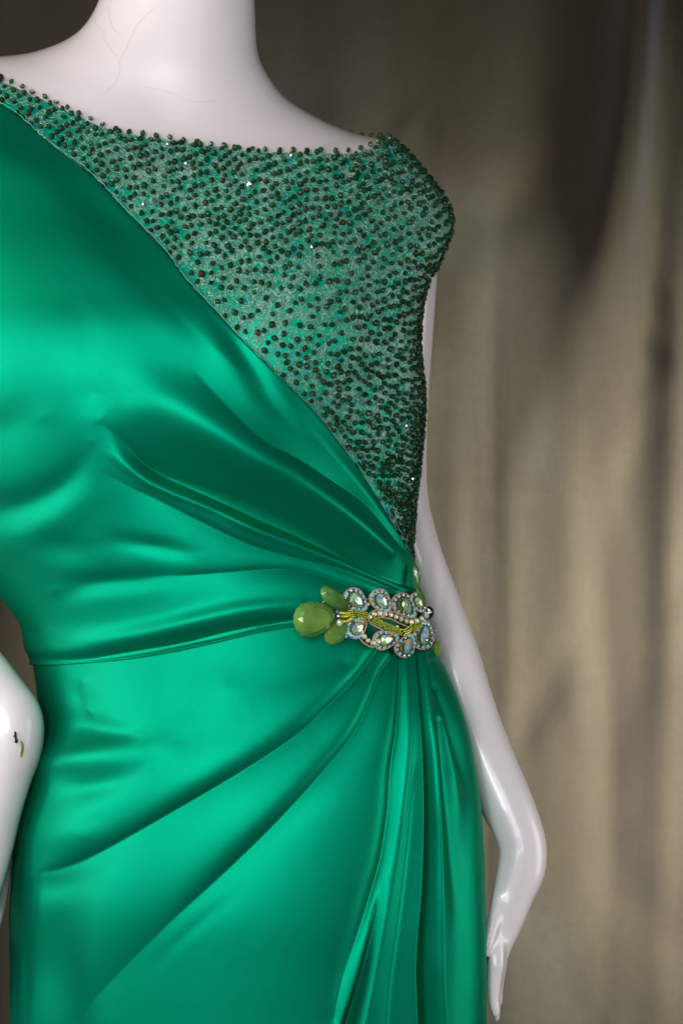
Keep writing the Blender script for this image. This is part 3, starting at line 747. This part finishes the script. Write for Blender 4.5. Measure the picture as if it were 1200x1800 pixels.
ball_a = np.array([(0, 0, 1.0), (0, 0, -1.0)]+[(math.cos(t)*math.cos(e), math.sin(t)*math.cos(e), math.sin(e)) for e in (.6, -.1, -.75) for t in [k*PI/4+(.39 if e == -.1 else 0) for k in range(8)]])
def ball_f():
    f = []
    for i in range(8):
        j = (i+1) % 8; f += [(0, 2+i, 2+j), (2+i, 10+i, 2+j), (2+j, 10+i, 10+j), (10+i, 18+j, 10+j), (10+i, 18+i, 18+j), (1, 18+j, 18+i)]
    return np.array(f)
BF = ball_f()
def balls(parent, name, centres, r, mat, lift=.002, stuff=True, smooth=False, flat=.8):
    """joined small beads; centres in photo pixels (x, y[, extra lift px])"""
    vs, fs = [], []
    for i, c in enumerate(centres):
        rr = r*random.uniform(.88, 1.1); l = ball_a*np.array([rr, rr, rr*flat]); z = c[2] if len(c) > 2 else 0
        vs.append(place(l, c[0], c[1], random.uniform(0, 1.5), lift+z/S)); fs.append(BF+i*len(ball_a))
    return bpart(parent, name, np.concatenate(vs), np.concatenate(fs), mat, smooth, None, 'stuff' if stuff and len(centres) > 1 else None)
def cord(parent, pts, r=1.5, lift=.001, mat=None, closed=False, name='cord'):
    p = np.asarray(pts, float)
    if closed: p = np.concatenate([p, p[:1]])
    q = resample(p, int(max(8, np.abs(np.diff(p, axis=0)).sum()/2.2)))
    w3 = np.array([bframe(x, y, lift)[0] for x, y in q]); rad = r/S*(1+.22*np.sin(np.arange(len(q))*2.4))
    vv, ff = tube_line(w3, rad, 6); return bpart(parent, name, vv, ff, mat or M_cord, True)
def pear_curve(cx, cy, L, W, ang, n, k=1.0, pear=.4, t0=0, t1=2*PI):
    t = np.linspace(t0, t1, n, endpoint=(t1-t0 < 6.2)); x = L/2*k*np.cos(t); y = W/2*k*np.sin(t)*(1-pear*np.cos(t)); c, s = math.cos(ang), math.sin(ang)
    return np.stack([cx+x*c-y*s, cy+x*s+y*c], -1)
def felt(parent, poly, lift, thick=3.0):
    q = resample(np.concatenate([poly, poly[:1]]), 40)[:-1]; c = q.mean(0); n = len(q)
    top = np.array([bframe(x, y, lift)[0] for x, y in q]); low = np.array([bframe(x, y, lift-thick/S)[0] for x, y in q]); cc = bframe(c[0], c[1], lift+.0006)[0]
    i = np.arange(n); i2 = (i+1) % n
    return np.concatenate([top, low, cc[None]]), [np.stack([i, i2, i2+n, i+n], -1), np.stack([i2, i, np.full_like(i, 2*n)], -1)]
def motif(cx, cy, L, W, ang, lift=.0015, crystal=M_ab, arc=(0, 2*PI), cw=.60, label=None, seed=0, ring_n=None):
    """pear crystal set in olive beads, ringed with aqua beads and an outer pink cord"""
    ang = math.radians(ang); out = pear_curve(cx, cy, L, W, ang, 26, 1.0, .42)
    vv, ff = felt(brooch, out, lift); back = bpart(brooch, 'crystal_petal', vv, ff, M_olbead, False, label)
    lv_, lf = cut_stone(L*(cw+.06), W*cw, 6.5, 10, .34, .5, .25, seed)
    bpart(back, 'crystal', place(lv_, cx, cy, ang, lift+.0016), lf, crystal, False)
    n2 = ring_n or int((L+W)*1.3/7); balls(back, 'aqua_beads', pear_curve(cx, cy, L, W, ang, n2, .86, .42, *arc), 3.1, M_blue, lift+.001)
    n3 = int((L+W)/4.6); balls(back, 'olive_beads', pear_curve(cx, cy, L, W, ang, n3, .62, .42), 1.9, M_olbead, lift+.0016)
    cord(back, out, 1.4, lift+.0006, closed=True)
    return back
motif(623, 1056, 46, 34, 40, label='crystal petal above the yellow beads', seed=11)
motif(625, 1103, 38, 30, -38, label='small crystal petal below the yellow beads', seed=12, arc=(1.6, 4.4), cw=.66)
motif(667, 1057, 44, 31, 52, label='first crystal petal of the upper row', seed=13)
motif(708, 1066, 50, 33, 46, label='second crystal petal of the upper row', seed=14, cw=.56)
motif(733, 1060, 36, 24, 58, label='end crystal petal of the upper row', seed=15, lift=.000)
motif(675, 1124, 44, 30, -12, label='first crystal petal of the lower row', seed=16)
motif(710, 1134, 44, 30, -64, label='second crystal petal of the lower row', seed=17)
motif(740, 1116, 50, 33, -76, label='bright aqua crystal petal at the right end', seed=18, cw=.62)
# rhinestone chains: every stone big enough to tell is its own part
def chain(pts, n, r, mat, name, lift=.003):
    q = resample(pts, n)
    for x, y in q:
        rr = r*random.uniform(.9, 1.1); lv_, lf = cut_stone(2*rr, 2*rr, rr*.9, 8, 0, .5, .1, random.randint(0, 999))
        bpart(brooch, name, place(lv_, x, y, random.uniform(0, 1), lift), lf, mat)
chain([(645, 1084), (658, 1078), (680, 1080), (700, 1088), (715, 1093), (730, 1090), (743, 1082)], 12, 5.3, M_champ, 'rhinestone')
chain([(631, 1110), (637, 1120), (648, 1129), (660, 1127)], 5, 4.8, M_champ, 'rhinestone')
chain([(755, 1108), (757, 1120), (754, 1132)], 4, 4.2, M_champ, 'rhinestone', .001)
cord(brooch, [(640, 1088), (652, 1075), (668, 1071), (690, 1076), (708, 1084), (722, 1086)], 1.5, .0015)
cord(brooch, [(655, 1088), (666, 1085), (684, 1088), (700, 1096), (712, 1101)], 1.4, .0015)
cord(brooch, [(644, 1086), (650, 1096), (664, 1104), (680, 1113), (694, 1119)], 1.5, .0015)
cord(brooch, [(626, 1112), (630, 1122), (640, 1132), (652, 1137), (662, 1134)], 1.5, .0015)
cord(brooch, [(634, 1052), (648, 1053), (655, 1052)], 1.0, .001)
cord(brooch, [(690, 1134), (698, 1136), (702, 1128)], 1.2, .001)
cord(brooch, [(566, 1060), (576, 1052), (590, 1060)], 1.2, .0005)
# seed bead band, raised rope of yellow beads
def band(pts, w, r, mat, lift, name, dens=1.0):
    q = resample(pts, int(60*dens)); t = np.gradient(q, axis=0); t /= np.linalg.norm(t, axis=1, keepdims=True); nn = np.stack([-t[:, 1], t[:, 0]], -1)
    cs = []
    for i in range(len(q)):
        for u_ in (-1, -.35, .35, 1):
            if random.random() < .78: cs.append((q[i][0]+nn[i][0]*w*u_+random.uniform(-.5, .5), q[i][1]+nn[i][1]*w*u_, 5*math.sqrt(max(0, 1-u_*u_*.8))))
    return balls(brooch, name, cs, r, mat, lift)
band([(650, 1088), (662, 1094), (680, 1103), (696, 1110), (706, 1111), (718, 1104), (733, 1098)], 4.6, 1.5, M_yel, .002, 'seed_bead_band')
band([(606, 1079), (618, 1078), (630, 1080), (639, 1082)], 5.2, 1.5, M_yel, .0025, 'seed_bead_knot', .5)
for a_ in ([(586, 1075), (596, 1077), (607, 1077)], [(588, 1082), (598, 1083), (608, 1081)], [(592, 1092), (602, 1091), (612, 1086)]):
    q = resample(a_, 9); vs = [(x, y, 0) for x, y in q[1:]]
    balls(brooch, 'bead_strand', vs, 2.6, M_yel, .0075)
    balls(brooch, 'tip_bead', [(q[0][0], q[0][1])], 3.6, M_glint, .008)
balls(brooch, 'round_bead', [(588, 1093.5)], 5.6, M_champ, .010)
balls(brooch, 'aqua_scatter', [(616, 1087), (621, 1089), (626, 1088), (631, 1086), (607, 1113), (612, 1116), (605, 1118), (742, 1077), (747, 1077), (737, 1095), (740, 1091), (744, 1104), (649, 1046), (606, 1047)], 3.0, M_blue, .003)
balls(brooch, 'glint_bead', [(737, 1137), (738, 1124)], 4.2, M_glint, .006)  # pale beads standing in for white highlights on the end petal
chain([(690, 1064), (692, 1075), (722, 1052), (748, 1062), (752, 1096), (722, 1112), (694, 1123), (726, 1128), (644, 1062)], 11, 3.2, M_champ, 'rhinestone', .0015)
balls(brooch, 'pink_scatter', [(737, 1086), (757, 1116), (755, 1125), (671, 1076), (741, 1068), (759, 1108)], 3.0, simple('pink_bead', (.62, .22, .25), .15, .3, .5, var=.3), .003)

# ------------------------------------------------------------------ loose hairs on the neck
def hair(pts, label):
    q = resample(pts, 40); w3 = surf(q[:, 0], q[:, 1], .0004); vv, ff = tube_line(w3, .00006, 4)
    o = obj('hair_strand', mesh_np('hair_strand', vv, ff), M_hair); tag(o, label=label, category='hair', group='loose hairs on the mannequin neck')
hair([(272, 14), (258, 26), (240, 46), (231, 66), (222, 86), (210, 108)], 'straight loose hair slanting down the left of the bare neck')
hair([(166, 36), (174, 50), (186, 58), (183, 68), (198, 90), (210, 110), (210, 128), (202, 146), (186, 162), (165, 169)], 'long kinked loose hair curling onto the bare chest')
hair([(190, 12), (194, 34), (202, 54), (212, 62)], 'short fine loose hair at the top of the neck')
hair([(255, 152), (300, 164), (340, 179), (385, 178)], 'fine loose hair lying across the base of the neck')

# ------------------------------------------------------------------ curtain
CF = [  # big soft folds on the curtain, x, y in photo pixels, width, mm
 [(1130, -200, 38, 50), (1105, 150, 40, 55), (1070, 400, 44, 42), (1030, 600, 60, 20), (990, 850, 80, 8), (960, 1200, 90, 5), (960, 1700, 90, 4)],
 [(1190, -200, 40, -18), (1172, 150, 38, -20), (1155, 450, 38, -18), (1135, 650, 40, -10), (1110, 850, 40, -8), (1100, 1300, 40, -2)],
 [(985, -200, 95, -46), (965, 100, 95, -46), (945, 280, 90, -38), (920, 440, 80, -22), (880, 720, 80, 0)],
 [(740, 180, 34, 0), (790, 240, 34, 14), (860, 275, 34, 14), (930, 240, 40, 4)],
 [(740, 330, 40, 0), (830, 370, 50, -14), (900, 360, 50, -14), (960, 300, 40, -4)],
 [(1195, 200, 26, 0), (1184, 700, 26, 12), (1172, 1100, 28, 12), (1162, 1500, 30, 8), (1157, 1850, 30, 5)],
 [(880, 700, 24, 0), (885, 950, 26, 7), (885, 1300, 30, 7), (890, 1850, 34, 4)],
 [(940, 760, 24, 0), (938, 1000, 26, -4), (940, 1300, 30, -3), (950, 1850, 34, -2)],
 [(1010, 700, 30, 0), (1000, 1000, 34, 6), (1012, 1300, 38, 5), (1040, 1850, 40, 3)],
 [(1050, 800, 30, 0), (1058, 1000, 32, -6), (1070, 1400, 40, -6), (1010, 1800, 50, -5)],
 [(810, 500, 26, 5), (800, 1000, 26, 5), (800, 1500, 26, 4)],
 [(640, -200, 60, 20), (600, 400, 60, 20)], [(60, 0, 50, 25), (30, 1200, 60, 18), (20, 1900, 60, 14)], [(-60, 0, 40, -20), (-60, 1900, 40, -20)],
 [(1060, 1500, 50, 0), (1130, 1600, 50, -9), (1250, 1720, 50, -6)],
]
nx, nz = 330, 300
gx, gz = np.meshgrid(np.linspace(-1500, 2700, nx), np.linspace(-900, 2700, nz))
F = sum(ridge(gx, gz, c, 1.0) for c in CF)
for kx in range(150):     # soft crumples, longer than wide, leaning a little
    x0, y0 = RNG.uniform(-100, 1350), RNG.uniform(-150, 1950); hh = RNG.uniform(50, 170); ww = RNG.uniform(18, 55); sl = RNG.uniform(-.7, .7)
    F += RNG.normal(0, .0028)*np.exp(-((gx-x0-sl*(gz-y0))/ww)**2-((gz-y0)/hh)**2)
for kx in range(26):      # small hanging folds, each running a stretch of the height
    x0, y0 = RNG.uniform(-100, 1400), RNG.uniform(-100, 1900); hh = RNG.uniform(350, 900); ww = RNG.uniform(14, 34); sl = RNG.uniform(-.05, .05)
    F += RNG.normal(0, .0032)*np.exp(-((gx-x0-sl*(gz-y0)-8*np.sin(gz/160+kx))/ww)**2-((gz-y0)/hh)**2)
out = np.clip(np.abs(gx-600)-700, 0, 900)/900
F += .03*np.sin(gx/70+.6*np.sin(gz/500))*np.clip(out*4, 0, 1)
for kx in range(40):      # faint horizontal crumples
    x0, y0 = RNG.uniform(-200, 1400), RNG.uniform(0, 1900); F += RNG.normal(0, .0013)*np.exp(-((gx-x0)/RNG.uniform(60, 160))**2-((gz-y0-.08*(gx-x0))/RNG.uniform(8, 24))**2)
YC = 0.8
wx = (gx-600)/S*(D+YC)/D; wz = ZC+(900-gz)/S*(D+YC)/D
pts = np.stack([wx, YC-F, wz], -1)
cur = obj('curtain', mesh_np('curtain', pts.reshape(-1, 3), [grid_faces(nz, nx, flip=True)]), M_curtain)
solid(cur, .002, 0)
tag(cur, label='olive brown linen curtain hanging in soft folds behind the mannequin', category='curtain')
